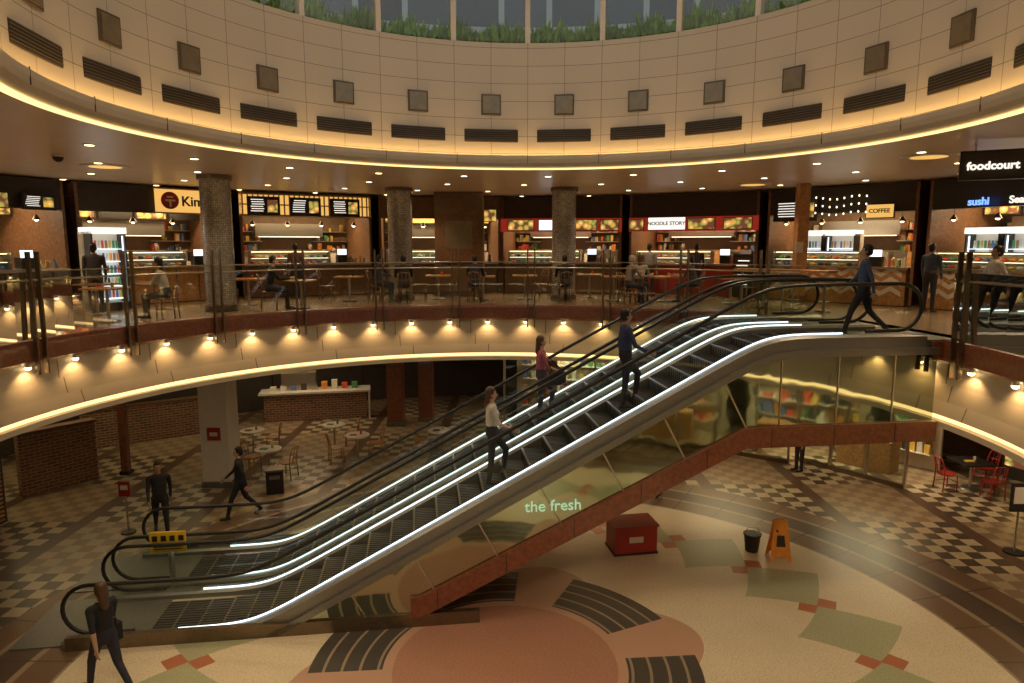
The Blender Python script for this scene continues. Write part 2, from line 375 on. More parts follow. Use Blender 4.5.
def escalator(t0,near):
    root=empty('escalator')
    b=MB(TE); s=1.0
    while s<13.0:
        z=zp(s+.2); b.box((s+.2,t0+.8,z-.12),(.398,1.0,.24),'grey')
        b.box((s+.02,t0+.8,z+.002),(.03,1.0,.008),'steel')
        for j in range(12): b.box((s+.2,t0+.36+j*.08,z+.004),(.38,.02,.008),'blackm')
        zr=zp(s+.2)-zp(s-.2)
        if zr>.05:
            for j in range(10): b.box((s-.004,t0+.35+j*.1,z-zr/2-.005),(.008,.03,zr*.85),'blackm')
        s+=.4
    b.build('steps',root)
    b=MB(TE); b.box((.1,t0+.8,.01),(2.0,1.5,.02),'deck'); b.box((13.95,t0+.8,ZU-.05),(2.1,1.6,.12),'deck'); b.build('landing_plates',root)
    for k,tb in enumerate((t0+.1,t0+1.5)):
        b=MB(TE)
        sweep(b,[(tb-.13,-.16),(tb-.13,.08),(tb-.09,.12),(tb+.09,.12),(tb+.13,.08),(tb+.13,-.16)],-.1,14.4,'deck')
        b.build('skirt_deck',root)
        b=MB(TE); sgn=1 if k==0 else -1
        tq=tb+sgn*.045
        sweep(b,[(tq-.009,.121),(tq-.009,.145),(tq+.009,.145),(tq+.009,.121)],1.6,12.9,'led')
        b.build('led_strip',root)
        b=MB(TE); a,e=-.05,14.3; Rr=.40; cz=.58; vs=[];n=110
        for i in range(n+1):
            s=a+(e-a)*i/n; d=min(s-a,e-s)
            if d<Rr: h=math.sqrt(max(0,Rr*Rr-(Rr-d)**2)); lo=cz-h; hi=cz+h
            else: lo=.12; hi=.98
            lo=max(lo,.12)
            vs+= [(s,tb,zp(s)+lo),(s,tb,zp(s)+hi)]
        b.add(vs,[(2*i,2*i+2,2*i+3,2*i+1) for i in range(n)],'glassg')
        b.build('glass_balustrade',root)
        b=MB(TE); path=[]
        for i in range(4): s=a+1.0-.2*i; path.append((s,tb,zp(s)+.17))
        for i in range(13):
            an=-math.pi/2-math.pi*i/12; path.append((a+.38+.42*math.cos(an),tb,zp(a)+cz+.41*math.sin(an)))
        N=100
        for i in range(1,N):
            s=a+.4+(e-a-.8)*i/N; path.append((s,tb,zp(s)+.99))
        for i in range(13):
            an=math.pi/2-math.pi*i/12; path.append((e-.38+.42*math.cos(an),tb,zp(e)+cz+.41*math.sin(an)))
        for i in range(4): s=e-.4-.2*i; path.append((s,tb,zp(s)+.17))
        b.tube(path,.034,'black',8)
        b.build('handrail',root)
    ts=-.05 if near else 3.45
    b=MB(TE); n=80; vs=[]
    for i in range(n+1):
        s=.0+14.6*i/n; vs+=[(s,ts,zb(s)),(s,ts,zp(s)-.14)]
    b.add(vs,[(2*i,2*i+2,2*i+3,2*i+1) for i in range(n)],'mirror')
    b.build('mirror_cladding',root)
    b=MB(TE); ang=math.atan(SL); sg=-1 if near else 1
    s=1.2
    while s<14.5:
        zt=zp(s)-.14
        if 3.2<s<11.2: dx,dz=math.sin(ang),-math.cos(ang)
        else: dx,dz=0,-1
        ln=0
        while zt+dz*ln>zb(s+dx*ln)+.02 and ln<4: ln+=.02
        p0=(s,ts+sg*.008,zt); p1=(s+dx*ln,ts+sg*.008,zt+dz*ln)
        if ln>.1: b.cyl(p0,p1,.014,.014,'steel',6)
        s+=1.05
    b.build('cladding_seams',root)
    b=MB(TE)
    sweep(b,[(ts-.05,-.24),(ts-.05,-.12),(ts+.05,-.12),(ts+.05,-.24)],0,14.6,'deck')
    b.build('edge_trim',root)
    b=MB(TE)
    sweep(b,[(ts-.07,0),(ts-.07,.36),(ts+.07,.36),(ts+.07,0)],5.35,14.65,'trimw',zf=zb,n=60)
    sweep(b,[(ts-.05,-.16),(ts-.05,.06),(ts+.05,.06),(ts+.05,-.16)],0,6.5,'steeld',zf=lambda s:.16,n=4)
    s=5.8
    while s<14.5:
        b.box((s,ts+sg*.072,zb(s)+.18),(.012,.006,.34),'blackm'); s+=1.15
    b.build('timber_band',root)
    b=MB(TE)
    ta,tc_=(ts,1.7) if near else (1.7,ts)
    sweep(b,[(ta,0.02),(tc_,0.02)],5.5,14.6,'trimw',closed=False,zf=zb,n=50)
    b.add([(14.6,ta,2.85),(14.6,tc_,2.85),(14.6,tc_,ZU-.1),(14.6,ta,ZU-.1)],[(0,1,2,3)],'mirror')
    b.add([(0,ta,0),(0,tc_,0),(0,tc_,.02),(0,ta,.02)],[(0,1,2,3)],'steel')
    b.build('underside',root)
    return root
e1=escalator(0,True); escalator(1.8,False)
text('lettering','the fresh',.27,'greenl',TE@Matrix.Translation((7.75,-.075,1.98))@Matrix.Rotation(D(90),4,'X'),e1)  # glowing text on the cladding imitates a sign showing in the panels
b=MB(TE); b.box((15.0,1.7,ZU-.17),(1.0,3.5,.3),'trimw'); b.build('floor_escalator_landing')
b=MB(TE)
b.add([(14.35,-.02,ZU),(14.75,-.02,ZU),(14.75,-.02,ZU+1.2),(14.35,-.02,ZU+1.2)],[(0,1,2,3)],'glassg')
b.box((14.55,-.02,ZU+1.2),(.4,.04,.03),'steel'); b.build('glass_guard')

# ---------------------------------------------------------------- columns
def rcol(phi_pt,name='mosaic_column',r=.37):
    x,y=phi_pt; b=MB(); b.cyl((x,y,ZU),(x,y,ZC),r,r,'mosaic',28,cap=False)
    b.cyl((x,y,ZU),(x,y,ZU+.15),r+.03,r+.03,'steeld',28); b.cyl((x,y,ZC-.12),(x,y,ZC-.005),r+.05,r+.05,'steeld',28); b.build(name)
rcol((-7.5,17.6)); rcol((-3.45,21.3)); rcol((1.6,21.3))
b=MB(); b.box((-1.75,23.2,(ZU+ZC)/2),(1.6,.9,ZC-ZU-.03),'brownw'); b.box((-1.75,22.72,ZU+1.9),(1.3,.05,1.6),'woodd'); b.box((-1.75,22.7,ZU+2.0),(.9,.03,.9),'sq'); b.box((-1.75,22.7,ZU+.08),(1.66,.1,.16),'steeld'); b.build('clad_pier')
b=MB(); b.box((8.3,19.85,(ZU+ZC)/2),(.3,.3,ZC-ZU-.03),'wood'); b.box((8.2,19.68,ZU+1.6),(.22,.03,.3),'white'); b.box((8.3,19.85,ZU+.12),(.36,.36,.2),'woodd'); b.build('timber_post')
def sqcol(x,y,w,mat,name,z1=ZL-.01):
    b=MB(); b.box((x,y,z1/2),(w,w,z1),mat); b.box((x,y,.08),(w+.06,w+.06,.16),'grey'); b.box((x,y,z1-.06),(w+.08,w+.08,.12),mat); return b.build(name)
c=sqcol(-7.75,17.6,.72,'white','square_column')
b=MB(); b.box((-7.75,17.225,1.45),(.34,.03,.34),'red'); b.box((-7.75,17.205,1.45),(.2,.01,.1),'white'); b.build('notice_board')
sqcol(-4.1,23.6,.55,'trimw','timber_column'); sqcol(-3.1,24.2,.5,'trimw','timber_column')
sqcol(1.2,22.5,.6,'trimw','timber_column')

# ---------------------------------------------------------------- food stalls
def fridge_mesh(b,xx,y=1.0):
    b.box((xx,y+.25,1.0),(.85,.3,2.0),'white'); b.box((xx,y,2.03),(.85,.7,.16),'whitel')
    for e_ in (-.41,.41): b.box((xx+e_,y-.05,1.0),(.03,.5,2.0),'blackm'); b.box((xx+e_*.93,y-.2,1.0),(.02,.04,1.8),'screen')
    b.box((xx,y,.1),(.85,.7,.2),'blackm')
    for s_ in range(5):
        for j in range(8): b.cyl((xx-.32+j*.09,y-.05,.3+s_*.32),(xx-.32+j*.09,y-.05,.5+s_*.32),.034,.028,random.choice(pal),8)
        b.box((xx,y-.05,.28+s_*.32),(.76,.3,.015),'screen')
def stall(name,phi,w=4.25,counter='steel',front='brownw',band='dark',boards=(),signs=(),r=13.4,fridge=False,lit=100,lattice=False,chev=False,strip=None,inner=None):
    root=empty(name); T=PT(phi,r,ZU)
    b=MB(T)
    b.box((0,.35,.5),(w-.3,.7,1.0),front); b.box((0,.33,1.03),(w-.2,.8,.06),counter); b.box((0,.38,.06),(w-.34,.6,.12),'blackm')
    if chev:
        n=14
        for i in range(n):
            for j in range(3):
                x=-w/2+.25+i*(w-.5)/n; s=1 if i%2 else -1; dz=.16; z=.25+j*.26; ww=(w-.5)/n
                b.add([(x,-.008,z+(dz if s>0 else 0)),(x+ww,-.008,z+(0 if s>0 else dz)),(x+ww,-.008,z+.13+(0 if s>0 else dz)),(x,-.008,z+.13+(dz if s>0 else 0))],[(0,1,2,3)],'white')
    else:
        for i in range(6): b.box((-w/2+.5+i*(w-1)/5,-.01,.5),(.03,.03,.9),'woodd')
    b.build('counter',root)
    b=MB(T)
    x0=-w*.44; wc=w*.6
    for z in (1.25,1.46): b.box((x0+wc/2,.38,z),(wc,.45,.015),'steel')
    b.box((x0,.35,1.27),(.02,.5,.44),'steel'); b.box((x0+wc,.35,1.27),(.02,.5,.44),'steel'); b.box((x0+wc/2,.62,1.27),(wc,.02,.44),'white')
    b.box((x0+wc/2,.2,1.45),(wc-.1,.05,.02),'lamp'); b.box((x0+wc/2,.2,1.235),(wc-.1,.03,.015),'lampw')
    b.add([(x0,.08,1.06),(x0+wc,.08,1.06),(x0+wc,.14,1.47),(x0,.14,1.47)],[(0,1,2,3)],'glass')
    for i in range(12):
        b.ell((x0+.12+i*(wc-.24)/11,.35,1.1),(.09,.13,.05),random.choice(pal),8,5)
        b.ell((x0+.12+i*(wc-.24)/11,.4,1.3),(.08,.12,.045),random.choice(pal),8,5)
    b.box((w*.26,.3,1.2),(.32,.3,.28),'blackm'); b.box((w*.26,.2,1.42),(.3,.03,.22),'screen',rz=0)
    for i in range(9): 
        xx=w*.3+random.uniform(0,.65); b.cyl((xx,.3+random.uniform(-.15,.2),1.06),(xx,.3,1.06+random.uniform(.12,.3)),.035,.03,random.choice(pal),8)
    b.build('display_case',root)
    b=MB(T)
    b.box((0,3.3,1.68),(w,.1,3.36),'brownw'); b.box((-w/2+.04,1.7,1.68),(.08,3.2,3.36),'woodd'); b.box((w/2-.04,1.7,1.68),(.08,3.2,3.36),'woodd')
    b.box((0,2.95,.45),(w-.3,.6,.9),'steel'); b.box((-.2,2.8,2.2),(w*.55,.8,.45),'steel'); b.box((0,.25,2.97),(w,.25,.76),band); b.box((0,1.6,3.0),(w,2.9,.04),'ceild')
    b.box((0,1.6,2.96),(w*.8,.12,.03),'lamp'); b.box((0,2.4,2.96),(w*.8,.1,.03),'lamp'); b.box((-.2,2.45,1.96),(w*.5,.06,.02),'lampw')
    for z in (1.45,1.8,2.15): 
        b.box((w*.32,3.1,z),(w*.3,.3,.03),'steel'); b.box((-w*.36,3.1,z),(w*.22,.3,.03),'steel')
        for i in range(16):
            xx=random.choice([w*.32+random.uniform(-.13,.13)*w,-w*.36+random.uniform(-.1,.1)*w]); h=random.uniform(.1,.28)
            b.box((xx,3.08,z+.015+h/2),(random.uniform(.06,.16),.12,h),random.choice(pal))
    for i in range(9):
        xx=-w*.43+i*w*.107; h=random.uniform(.2,.6); b.box((xx,2.85,.9+h/2),(random.uniform(.2,.4),.45,h),random.choice(['steel','grey','white','steel','white','wood']))
    for i in range(4):
        xx=random.uniform(-.4,.4)*w; b.cyl((xx,2.8,.9),(xx,2.8,1.25),.14,.14,'steel',12)
    b.box((0,3.24,1.25),(w-.3,.02,.5),'white')
    for i in range(4): 
        xx=-w*.4+i*w*.26; b.cyl((xx,.5,2.95),(xx,.5,2.45),.006,.006,'blackm',5); b.cyl((xx,.5,2.45),(xx,.5,2.32),.03,.1,'steeld',12,cap=False); b.ell((xx,.5,2.34),(.06,.06,.06),'lamp',8,6)
    b.build('kitchen',root)
    if inner:
        b=MB(T)
        for i in range(4):
            b.box((-w*.36+i*w*.24,2.2,2.68),(w*.22,.05,.42),'blackm'); b.box((-w*.36+i*w*.24,2.17,2.68),(w*.2,.01,.36),inner[i%len(inner)])
        b.build('inner_menu_board',root)
    if strip: 
        b=MB(T); b.box((0,.06,2.36),(w,.1,.46),strip); b.build('sign_band',root)
    if fridge:
        b=MB(T)
        for k in range(2): fridge_mesh(b,-w*.25+k*.95)
        b.build('drinks_fridge',root)
    if lattice:
        b=MB(T)
        for i in range(int(w/.16)): b.box((-w/2+.1+i*.16,.08,2.95),(.04,.05,.7),'wood')
        for z in (2.62,2.95,3.28): b.box((0,.07,z),(w,.05,.04),'wood')
        b.box((0,.11,2.95),(w,.02,.7),'amberl'); b.build('lattice',root)
    for (x,z,bw,bh,m) in boards:
        b=MB(T); b.box((x,.0,z),(bw+.05,.06,bh+.05),'blackm'); b.box((x,-.035,z),(bw,.01,bh),m)
        if m=='blackm' :
            for i in range(6): b.box((x-bw*.2+random.uniform(-.03,.03),-.044,z+bh*.36-i*bh*.13),(bw*.4,.006,bh*.04),'whitel')
            b.box((x+bw*.28,-.044,z),(bw*.32,.006,bh*.7),'food')
        b.build('menu_board',root)
    for (t,x,z,size,m) in signs:
        text('lettering',t,size,m,T@Matrix.Translation((x,-.07,z))@Matrix.Rotation(D(90),4,'X'),root,bold=size*.02)
    if lit: 
        a=area('stall_light',T@Vector((0,1.6,2.9)),lit,w*.7,(1,.70,.38)); a.data.shape='RECTANGLE'; a.data.size_y=.5; a.rotation_euler=(0,0,-D(phi)); a.parent=root
    return root
stall('juice_stall',-66,front='woodd',fridge=True,boards=[(-1.2,2.75,.9,.35,'blackm'),(.2,2.75,.9,.35,'food'),(1.4,2.75,.8,.35,'blackm')],inner=['screen','food'])
s=stall('korean_stall',-47,front='wood',band='dark',inner=['food','blackm'])
T=PT(-47,13.4,ZU)
b=MB(T); b.box((1.0,.08,2.95),(2.2,.05,.66),'amberl'); b.box((1.0,.06,3.3),(2.3,.1,.04),'wood'); b.box((1.0,.06,2.6),(2.3,.1,.04),'wood'); b.cyl((.3,.1,2.96),(.3,.02,2.96),.25,.25,'red',24); b.box((.3,.01,2.96),(.28,.01,.05),'white'); b.box((.3,.01,3.06),(.18,.01,.04),'white'); b.box((.3,.01,2.86),(.05,.01,.18),'white'); b.build('round_logo',s)
text('lettering','Kimchi',.40,'blackm',T@Matrix.Translation((.62,.03,2.94))@Matrix.Rotation(D(90),4,'X'),s,align='LEFT',bold=.008)
stall('rice_stall',-28,front='woodd',lattice=True,boards=[(-1.4,2.9,.95,.55,'blackm'),(-.1,2.9,.95,.55,'blackm'),(1.2,2.9,.95,.55,'blackm')])
stall('bakery_stall',-9,front='brownw',band='brownw',boards=[(1.5,2.7,.9,.4,'food')],inner=['food','amberl'])
stall('grill_stall',9,front='brownw',strip='redl',boards=[(-1.4,2.36,.9,.34,'food'),(-.3,2.36,.9,.34,'screen'),(.8,2.36,.9,.34,'food'),(1.7,2.36,.6,.34,'food')],signs=[])
s=stall('noodle_stall',28,front='red',strip='redl',boards=[(-1.85,2.36,.5,.34,'food'),(.35,2.36,.85,.34,'food'),(1.5,2.36,.85,.34,'food'),(-.8,2.38,1.25,.40,'whitel')],signs=[('NOODLE STORY',-.8,2.38,.17,'blackm')])
stall('coffee_stall',47,front='wood',band='dark',fridge=True,boards=[(-1.2,2.7,1.3,.6,'blackm'),(1.2,2.6,.7,.35,'amberl')],signs=[('COFFEE',1.2,2.6,.16,'blackm')],chev=True)
s=stall('sushi_stall',66,front='wood',band='blackm',chev=True,signs=[('Seafood',.35,2.72,.24,'whitel'),('sushi',-.75,2.72,.26,'blue')],fridge=True,inner=['food','screen'])
stall('salad_stall',85,front='brownw',band='dark',boards=[(0,2.7,2,.3,'food')])
stall('snack_stall',-85,front='brownw',band='dark',boards=[(0,2.7,2,.3,'food')])
b=MB(PT(47,13.25,ZU))
for k in range(3):
    b.tube([(-.9+i*.2,-.05,3.05-k*.22+.04*math.sin(i)) for i in range(10)],.008,'blackm',5)
    for i in range(10): b.ell((-.9+i*.2,-.07,3.0-k*.22+.04*math.sin(i)),(.022,.022,.03),'lampw',8,6)
b.build('festoon_lights')
b=MB(PT(-56.2,12.2,ZU)); fridge_mesh(b,0,0); b.build('drinks_cooler')
b=MB(PT(37.5,12.0,ZU)); b.box((0,0,.75),(.6,.05,1.3),'blackm'); b.box((0,-.03,.8),(.5,.01,1.0),'dark')
for i in range(6): b.box((random.uniform(-.05,.05),-.04,1.2-i*.14),(.34,.005,.03),'whitel')
for sx in (-.26,.26): b.box((sx,.12,.06),(.05,.4,.12),'wood')
b.build('chalkboard_sign')
b=MB(); b.arc([(17,ZU),(17,ZC)],-110,110,'brownw',n=60); b.build('wall_food_court_back')

# food court hanging sign
T=Matrix.Translation((8.52,12.0,7.68))@Matrix.Rotation(D(-28),4,'Z')
b=MB(T); b.box((0,0,0),(1.45,.14,.5),'blackm'); b.box((0,-.072,0),(1.37,.01,.42),'dark')
b.cyl((-.5,0,.25),(-.5,0,.37),.015,.015,'steel',8); b.cyl((.5,0,.25),(.5,0,.37),.015,.015,'steel',8)
o=b.build('hanging_sign')
text('lettering','foodcourt',.185,'whitel',T@Matrix.Translation((-.62,-.085,-.02))@Matrix.Rotation(D(90),4,'X'),o,bold=.006,align='LEFT')
b=MB()
for r,st,off in ((8.2,15,4),(10.6,12,0),(13.0,10,5),(15.2,9,0)):
    n=int(360/st)
    for i in range(n):
        ph=-180+i*st+off; p=P(ph,r,ZC,CU)
        b.cyl(p+Vector((0,0,.02)),p-Vector((0,0,.012)),.10,.11,'white',14); b.cyl(p-Vector((0,0,.012)),p-Vector((0,0,.016)),.075,.075,'lamp',14)
b.build('ceiling_downlights')
for r,st,off in ((9.6,18,4),(12.4,16,5)):
    for i in range(int(360/st)):
        ph=-180+i*st+off
        if abs(ph)<112: spot('ceiling_spot',P(ph,r,ZC-.05,CU),115,(1,.66,.36),110,.1)
for i in range(10):
    ph=i*36+10; spot('rim_fill_spot',P(ph,RU-.1,ZC-.1,CU),200,(1,.76,.48),88,.12,aim=(-math.sin(D(ph))*.35,-math.cos(D(ph))*.35,-1))  # added fill spots on the lip to brighten the floor centre, no fixtures
b=MB()
for (x,y) in ((6.9,20.0),(8.2,13.8),(-9,15.5)):
    b.cyl((x,y,ZC),(x,y,ZC-.03),.5,.47,'white',28); b.cyl((x,y,ZC-.03),(x,y,ZC-.035),.33,.33,'amberl',28)
b.build('ceiling_ring_lights')
b=MB(); b.ell((-8.8,13.6,ZC-.05),(.1,.1,.1),'black'); b.cyl((-8.8,13.6,ZC),(-8.8,13.6,ZC-.05),.11,.11,'white',14); b.build('dome_camera')

# ---------------------------------------------------------------- furniture
def table(x,y,z,top='white',r=.36,h=.74,sq=False,name='cafe_table'):
    b=MB(Matrix.Translation((x,y,z)))
    if sq: b.box((0,0,h-.02),(r*2,r*2,.04),top)
    else: b.cyl((0,0,h-.035),(0,0,h),r,r,top,24)
    b.cyl((0,0,.03),(0,0,h-.03),.035,.035,'steel',10); b.cyl((0,0,0),(0,0,.025),.24,.22,'grey',20)
    b.cyl((.1,.05,h),(.1,.05,h+.1),.035,.03,random.choice(pal),8); b.box((-.1,-.05,h+.01),(.2,.14,.02),random.choice(pal))
    return b.build(name)
def chair(x,y,z,yaw,mat='wood',name='dining_chair'):
    b=MB(Matrix.Translation((x,y,z))@Matrix.Rotation(D(yaw-90),4,'Z'))
    for sx in (-.18,.18):
        b.tube([(sx,.18,0),(sx*.95,.17,.43)],.017,mat,7); b.tube([(sx,-.21,0),(sx*.95,-.18,.44),(sx*.92,-.2,.65),(sx*.8,-.26,.86)],.017,mat,7)
        b.tube([(sx,.175,.2),(sx,-.195,.2)],.01,mat,6)
    b.cyl((0,0,.42),(0,0,.45),.215,.22,mat,20)
    b.tube([(-.155+.31*i/8,-.26-.03*math.sin(math.pi*i/8),.86+.03*math.sin(math.pi*i/8)) for i in range(9)],.02,mat,7)
    b.tube([(-.17+.34*i/8,-.22-.03*math.sin(math.pi*i/8),.68) for i in range(9)],.014,mat,7)
    for sx in (-.06,.06): b.tube([(sx,-.2,.45),(sx,-.29,.87)],.01,mat,6)
    b.tube([(-.18,.175,.25),(.18,.175,.25)],.01,mat,6)
    return b.build(name)
def stool(x,y,z,mat='steeld'):
    b=MB(Matrix.Translation((x,y,z))); b.cyl((0,0,0),(0,0,.03),.2,.18,mat,16); b.cyl((0,0,.03),(0,0,.62),.03,.03,'steel',10); b.cyl((0,0,.62),(0,0,.68),.18,.18,'black',18); b.tube([(.14*math.cos(i*.524),.14*math.sin(i*.524),.25) for i in range(13)],.01,'steel',6)
    return b.build('bar_stool')
for x,y in ((-6.75,18.3),(-4.6,19.7),(-2.2,20.2),(-5.6,20.9),(-7.9,20.2),(-.2,19.6)): table(x,y,0)
for x,y,a in ((-6.15,18.05,165),(-5.15,19.4,25),(-4.1,19.9,200),(-2.75,20.2,0),(-1.65,20.1,185),(-5.1,21.1,190),(-8.4,20.0,10),(-7.4,20.5,200),(-7.3,18.5,-10),(.35,19.7,180)): chair(x,y,0,a)
table(12.0,17.2,0,'blackm',.4,sq=True); 
for x,y,a in ((11.3,17.1,5),(12.6,17.5,190),(12.1,16.5,90)): chair(x,y,0,a,'red')
table(13.4,15.6,0,'blackm',.4,sq=True); chair(12.8,15.6,0,0,'red')
for x,y in ((-8.9,15.0),(-7.4,19.2),(-4.9,20.6),(-2.3,21.4),(.4,21.4),(3.1,20.8),(4.6,20.5),(6.3,19.7),(-10.1,16.6),(-.9,20.9),(2.5,22.1)): table(x,y,ZU,'wood',.38,sq=True,name='food_court_table')
for x,y,a in ((-9.6,14.8,0),(-8.1,19.5,-20),(-5.6,20.7,0),(-4.3,21.3,200),(-2.9,21.5,0),(.9,21.9,220),(5.25,20.9,215),(6.9,19.9,190),(-10.7,16.5,0)): chair(x,y,ZU,a,'woodd')
b=MB(); 
b.arc([(9.55,ZU+1.0),(10.0,ZU+1.0),(10.0,ZU+1.05),(9.55,ZU+1.05),(9.55,ZU+1.0)],41,56,'wood',n=10)
for ph in (42,48.5,55): p=P(ph,9.78,ZU); b.cyl(p,p+Vector((0,0,1.0)),.03,.03,'steel',8)
b.build('bar_counter')
for ph in (44,48.5,53): p=P(ph,10.35,ZU); stool(p.x,p.y,ZU)
b=MB(); b.arc([(11.6,ZU),(11.6,ZU+.9),(11.8,ZU+.9),(11.8,ZU)],-79,-66,'woodd',n=6); b.arc([(11.7,ZU+.9),(11.7,ZU+1.5)],-79,-66,'glass',n=6); b.build('low_partition')

# ---------------------------------------------------------------- lower level shops
b=MB(); b.arc([(17.4,0),(17.4,ZL)],-110,20,'dark',n=60); b.build('wall_lower_back')
def wallbox(name,x,y,rz,w,h,mat,t=.25):
    b=MB(Matrix.Translation((x,y,0))@Matrix.Rotation(D(rz),4,'Z')); b.box((0,0,h/2),(w,t,h),mat); b.box((0,0,h+.03),(w+.06,t+.1,.06),'woodd'); return b.build(name)
wallbox('brick_half_wall',-11.9,21.6,35,3.6,1.2,'bricks'); wallbox('brick_half_wall',-11.9,17.3,55,1.8,1.6,'bricks')
b=MB(); b.box((-10.75,18.35,1.2),(.18,.18,2.4),'trimw'); b.box((-10.75,18.35,.05),(.26,.26,.1),'blackm'); b.build('timber_bollard')
T=Matrix.Translation((-7.2,24.6,0))@Matrix.Rotation(D(12),4,'Z'); b=MB(T)
b.box((0,0,.5),(3.6,.7,1.0),'bricks'); b.box((0,-.05,1.04),(3.9,.9,.07),'white'); b.box((1.9,-.05,.52),(.07,.9,1.04),'white')
for i in range(9): h=random.uniform(.12,.35); b.box((-1.5+i*.36,.05,1.075+h/2),(.2,.25,h),random.choice(pal+[M['steel']]))
b.box((-.6,.2,1.4),(1.2,.5,.6),'steel')
b.build('cafe_counter')
b=MB(T); b.box((0,1.6,2.2),(3.6,.08,.6),'blackm'); b.box((-1.7,1.6,1.0),(.06,.06,2.0),'blackm'); b.box((1.7,1.6,1.0),(.06,.06,2.0),'blackm')
for i in range(3): b.box((-1.2+i*1.2,1.55,2.2),(1.0,.02,.5),'food')
b.build('cafe_menu_board'); area('cafe_light',(-7.2,23.6,2.9),36,2.5)
b=MB(PT(-80,11.8)); b.box((0,0,1.5),(4,.1,2.98),'dark')
for i in range(14): b.box((0,-.08,.1+i*.1),(3.8,.05,.04),'wood')
b.box((0,-.1,2.7),(4,.15,.5),'white'); b.build('louvred_shopfront')
b=MB()
for k,(ph,r,w) in enumerate(((-62,13.5,5),(-66,15,5),(-48,14.5,4),(-35,15,4),(-75,13.2,4))):
    b.T=PT(ph,r); b.box((0,0,ZL-.05),(w,.08,.05),'lamp')
b.T=Matrix(); b.build('ceiling_strip_lights')
def glassy(name,phi,w,r,sign,mat,inside,lit=60):
    root=empty(name); T=PT(phi,r); b=MB(T)
    n=3
    for i in range(n+1): b.box((-w/2+i*w/n,0,1.35),(.06,.1,2.7),'steel')
    b.box((0,0,.06),(w,.12,.12),'steeld'); b.box((0,0,2.86),(w,.2,.44),'white'); b.box((0,0,2.62),(w,.1,.06),'steel')
    b.build('frame',root)
    b=MB(T); b.box((0,0,1.37),(w-.06,.012,2.5),'glassg'); b.build('pane',root)
    b=MB(T); b.box((0,2.2,1.5),(w,.1,2.98),inside)
    for z in (.5,1.0,1.5,2.0):
        b.box((0,2.0,z),(w*.9,.3,.03),'white')
        for i in range(14): h=random.uniform(.12,.35); b.box((-w*.42+i*w*.064,2.0,z+.015+h/2),(.14,.2,h),random.choice(pal))
    b.box((0,1.1,.45),(w*.5,.6,.9),'wood'); b.box((0,1.2,2.98),(w*.8,.1,.05),'lamp')
    b.build('interior',root)
    text('lettering',sign,.28,mat,T@Matrix.Translation((0,-.12,2.86))@Matrix.Rotation(D(90),4,'X'),root)
    area('shop_light',T@Vector((0,1.0,2.92)),lit,2,(1,.78,.50)).parent=root
glassy('grocery_shopfront',12,4.6,11.5,'the fresh place','greenl','cream',80)
glassy('grocery_shopfront',35,4.4,11.6,'fresh food','greenl','cream',100)
glassy('travel_shopfront',53,3.0,12.2,'travel','blue','cream',110)
for ph in (104,122,140,160,180,200,220): glassy('reflection_fill_shopfront',ph,3.7 if ph<141 else 4.0,11.8,'fresh','greenl','cream',120)  # unseen near-side shops, added to brighten the reflection in the escalator cladding
b=MB(); b.arc([(16.5,0),(16.5,ZL)],50,98,'brownw',n=30); b.build('wall_lower_right')
b=MB(PT(70,15.5)); b.box((0,.3,1.0),(4,.5,2.0),'dark'); 
for i in range(5): b.box((-1.6+i*.8,.02,1.1),(.6,.03,1.5),random.choice([M['food'],M['woodd'],M['red']]))
b.build('vending_display')
LS=((-70,10.2,22),(-50,10,26),(-32,10.4,24),(-14,10.6,24),(8,10,60),(28,9.8,80),(48,10,80),(66,10.8,80),(85,10.5,80),(-60,13.2,9),(-40,13.5,12),(-20,14,12),(0,14,20),(75,13.5,50),(122,10,60),(150,10,70),(180,10,70),(210,10,70))  # last four, near side: added to light what the cladding reflects
for ph,r,e_ in LS: spot('lower_spot',P(ph,r,ZL-.08),e_,(1,.69,.40),130,.08)
b=MB()
for ph,r,e_ in LS:
    p=P(ph,r,ZL); b.cyl(p,p-Vector((0,0,.015)),.1,.1,'white',14); b.cyl(p-Vector((0,0,.015)),p-Vector((0,0,.02)),.075,.075,'lamp',14)
b.build('lower_downlights')

def wetsign(x,y,rz):
    T=Matrix.Translation((x,y,0))@Matrix.Rotation(D(rz),4,'Z'); b=MB(T)
    for s_ in (1,-1):
        w0,w1=.21,.13; y0=.17*s_; 
        vs=[(-w0,y0,0),(-w0+.06,y0,0),(-w0+.07,y0*.85,.08),(w0-.07,y0*.85,.08),(w0-.06,y0,0),(w0,y0,0),(w1,.015*s_,.82),(-w1,.015*s_,.82)]
        v2=[(p[0],p[1]+.012*s_,p[2]) for p in vs]
        b.add(vs,[tuple(range(8))],'orange'); b.add(v2,[tuple(range(8))],'orange')
        for i in range(8): j=(i+1)%8; b.add([vs[i],vs[j],v2[j],v2[i]],[(0,1,2,3)],'orange')
        b.add([(-.09,y0*.72+.016*s_,.3),(.09,y0*.72+.016*s_,.3),(.07,y0*.4+.018*s_,.52),(-.07,y0*.4+.018*s_,.52)],[(0,1,2,3)],'blackm')
        b.add([(-.09,y0*.32+.016*s_,.58),(.09,y0*.32+.016*s_,.58),(.085,y0*.25+.018*s_,.63),(-.085,y0*.25+.018*s_,.63)],[(0,1,2,3)],'blackm')
    b.tube([(-.05,0,.80),(-.04,0,.87),(.04,0,.87),(.05,0,.80)],.012,'orange',6)
    b.build('wet_floor_sign')
wetsign(5.42,13.15,-5)
b=MB(Matrix.Translation((5.0,13.5,0)))
b.cyl((0,0,0),(0,0,.36),.13,.17,'blackm',16); b.cyl((0,0,.35),(0,0,.38),.185,.185,'black',16); b.tube([(-.17,0,.36),(-.1,0,.5),(.1,0,.5),(.17,0,.36)],.008,'steel',6); b.build('mop_bucket')
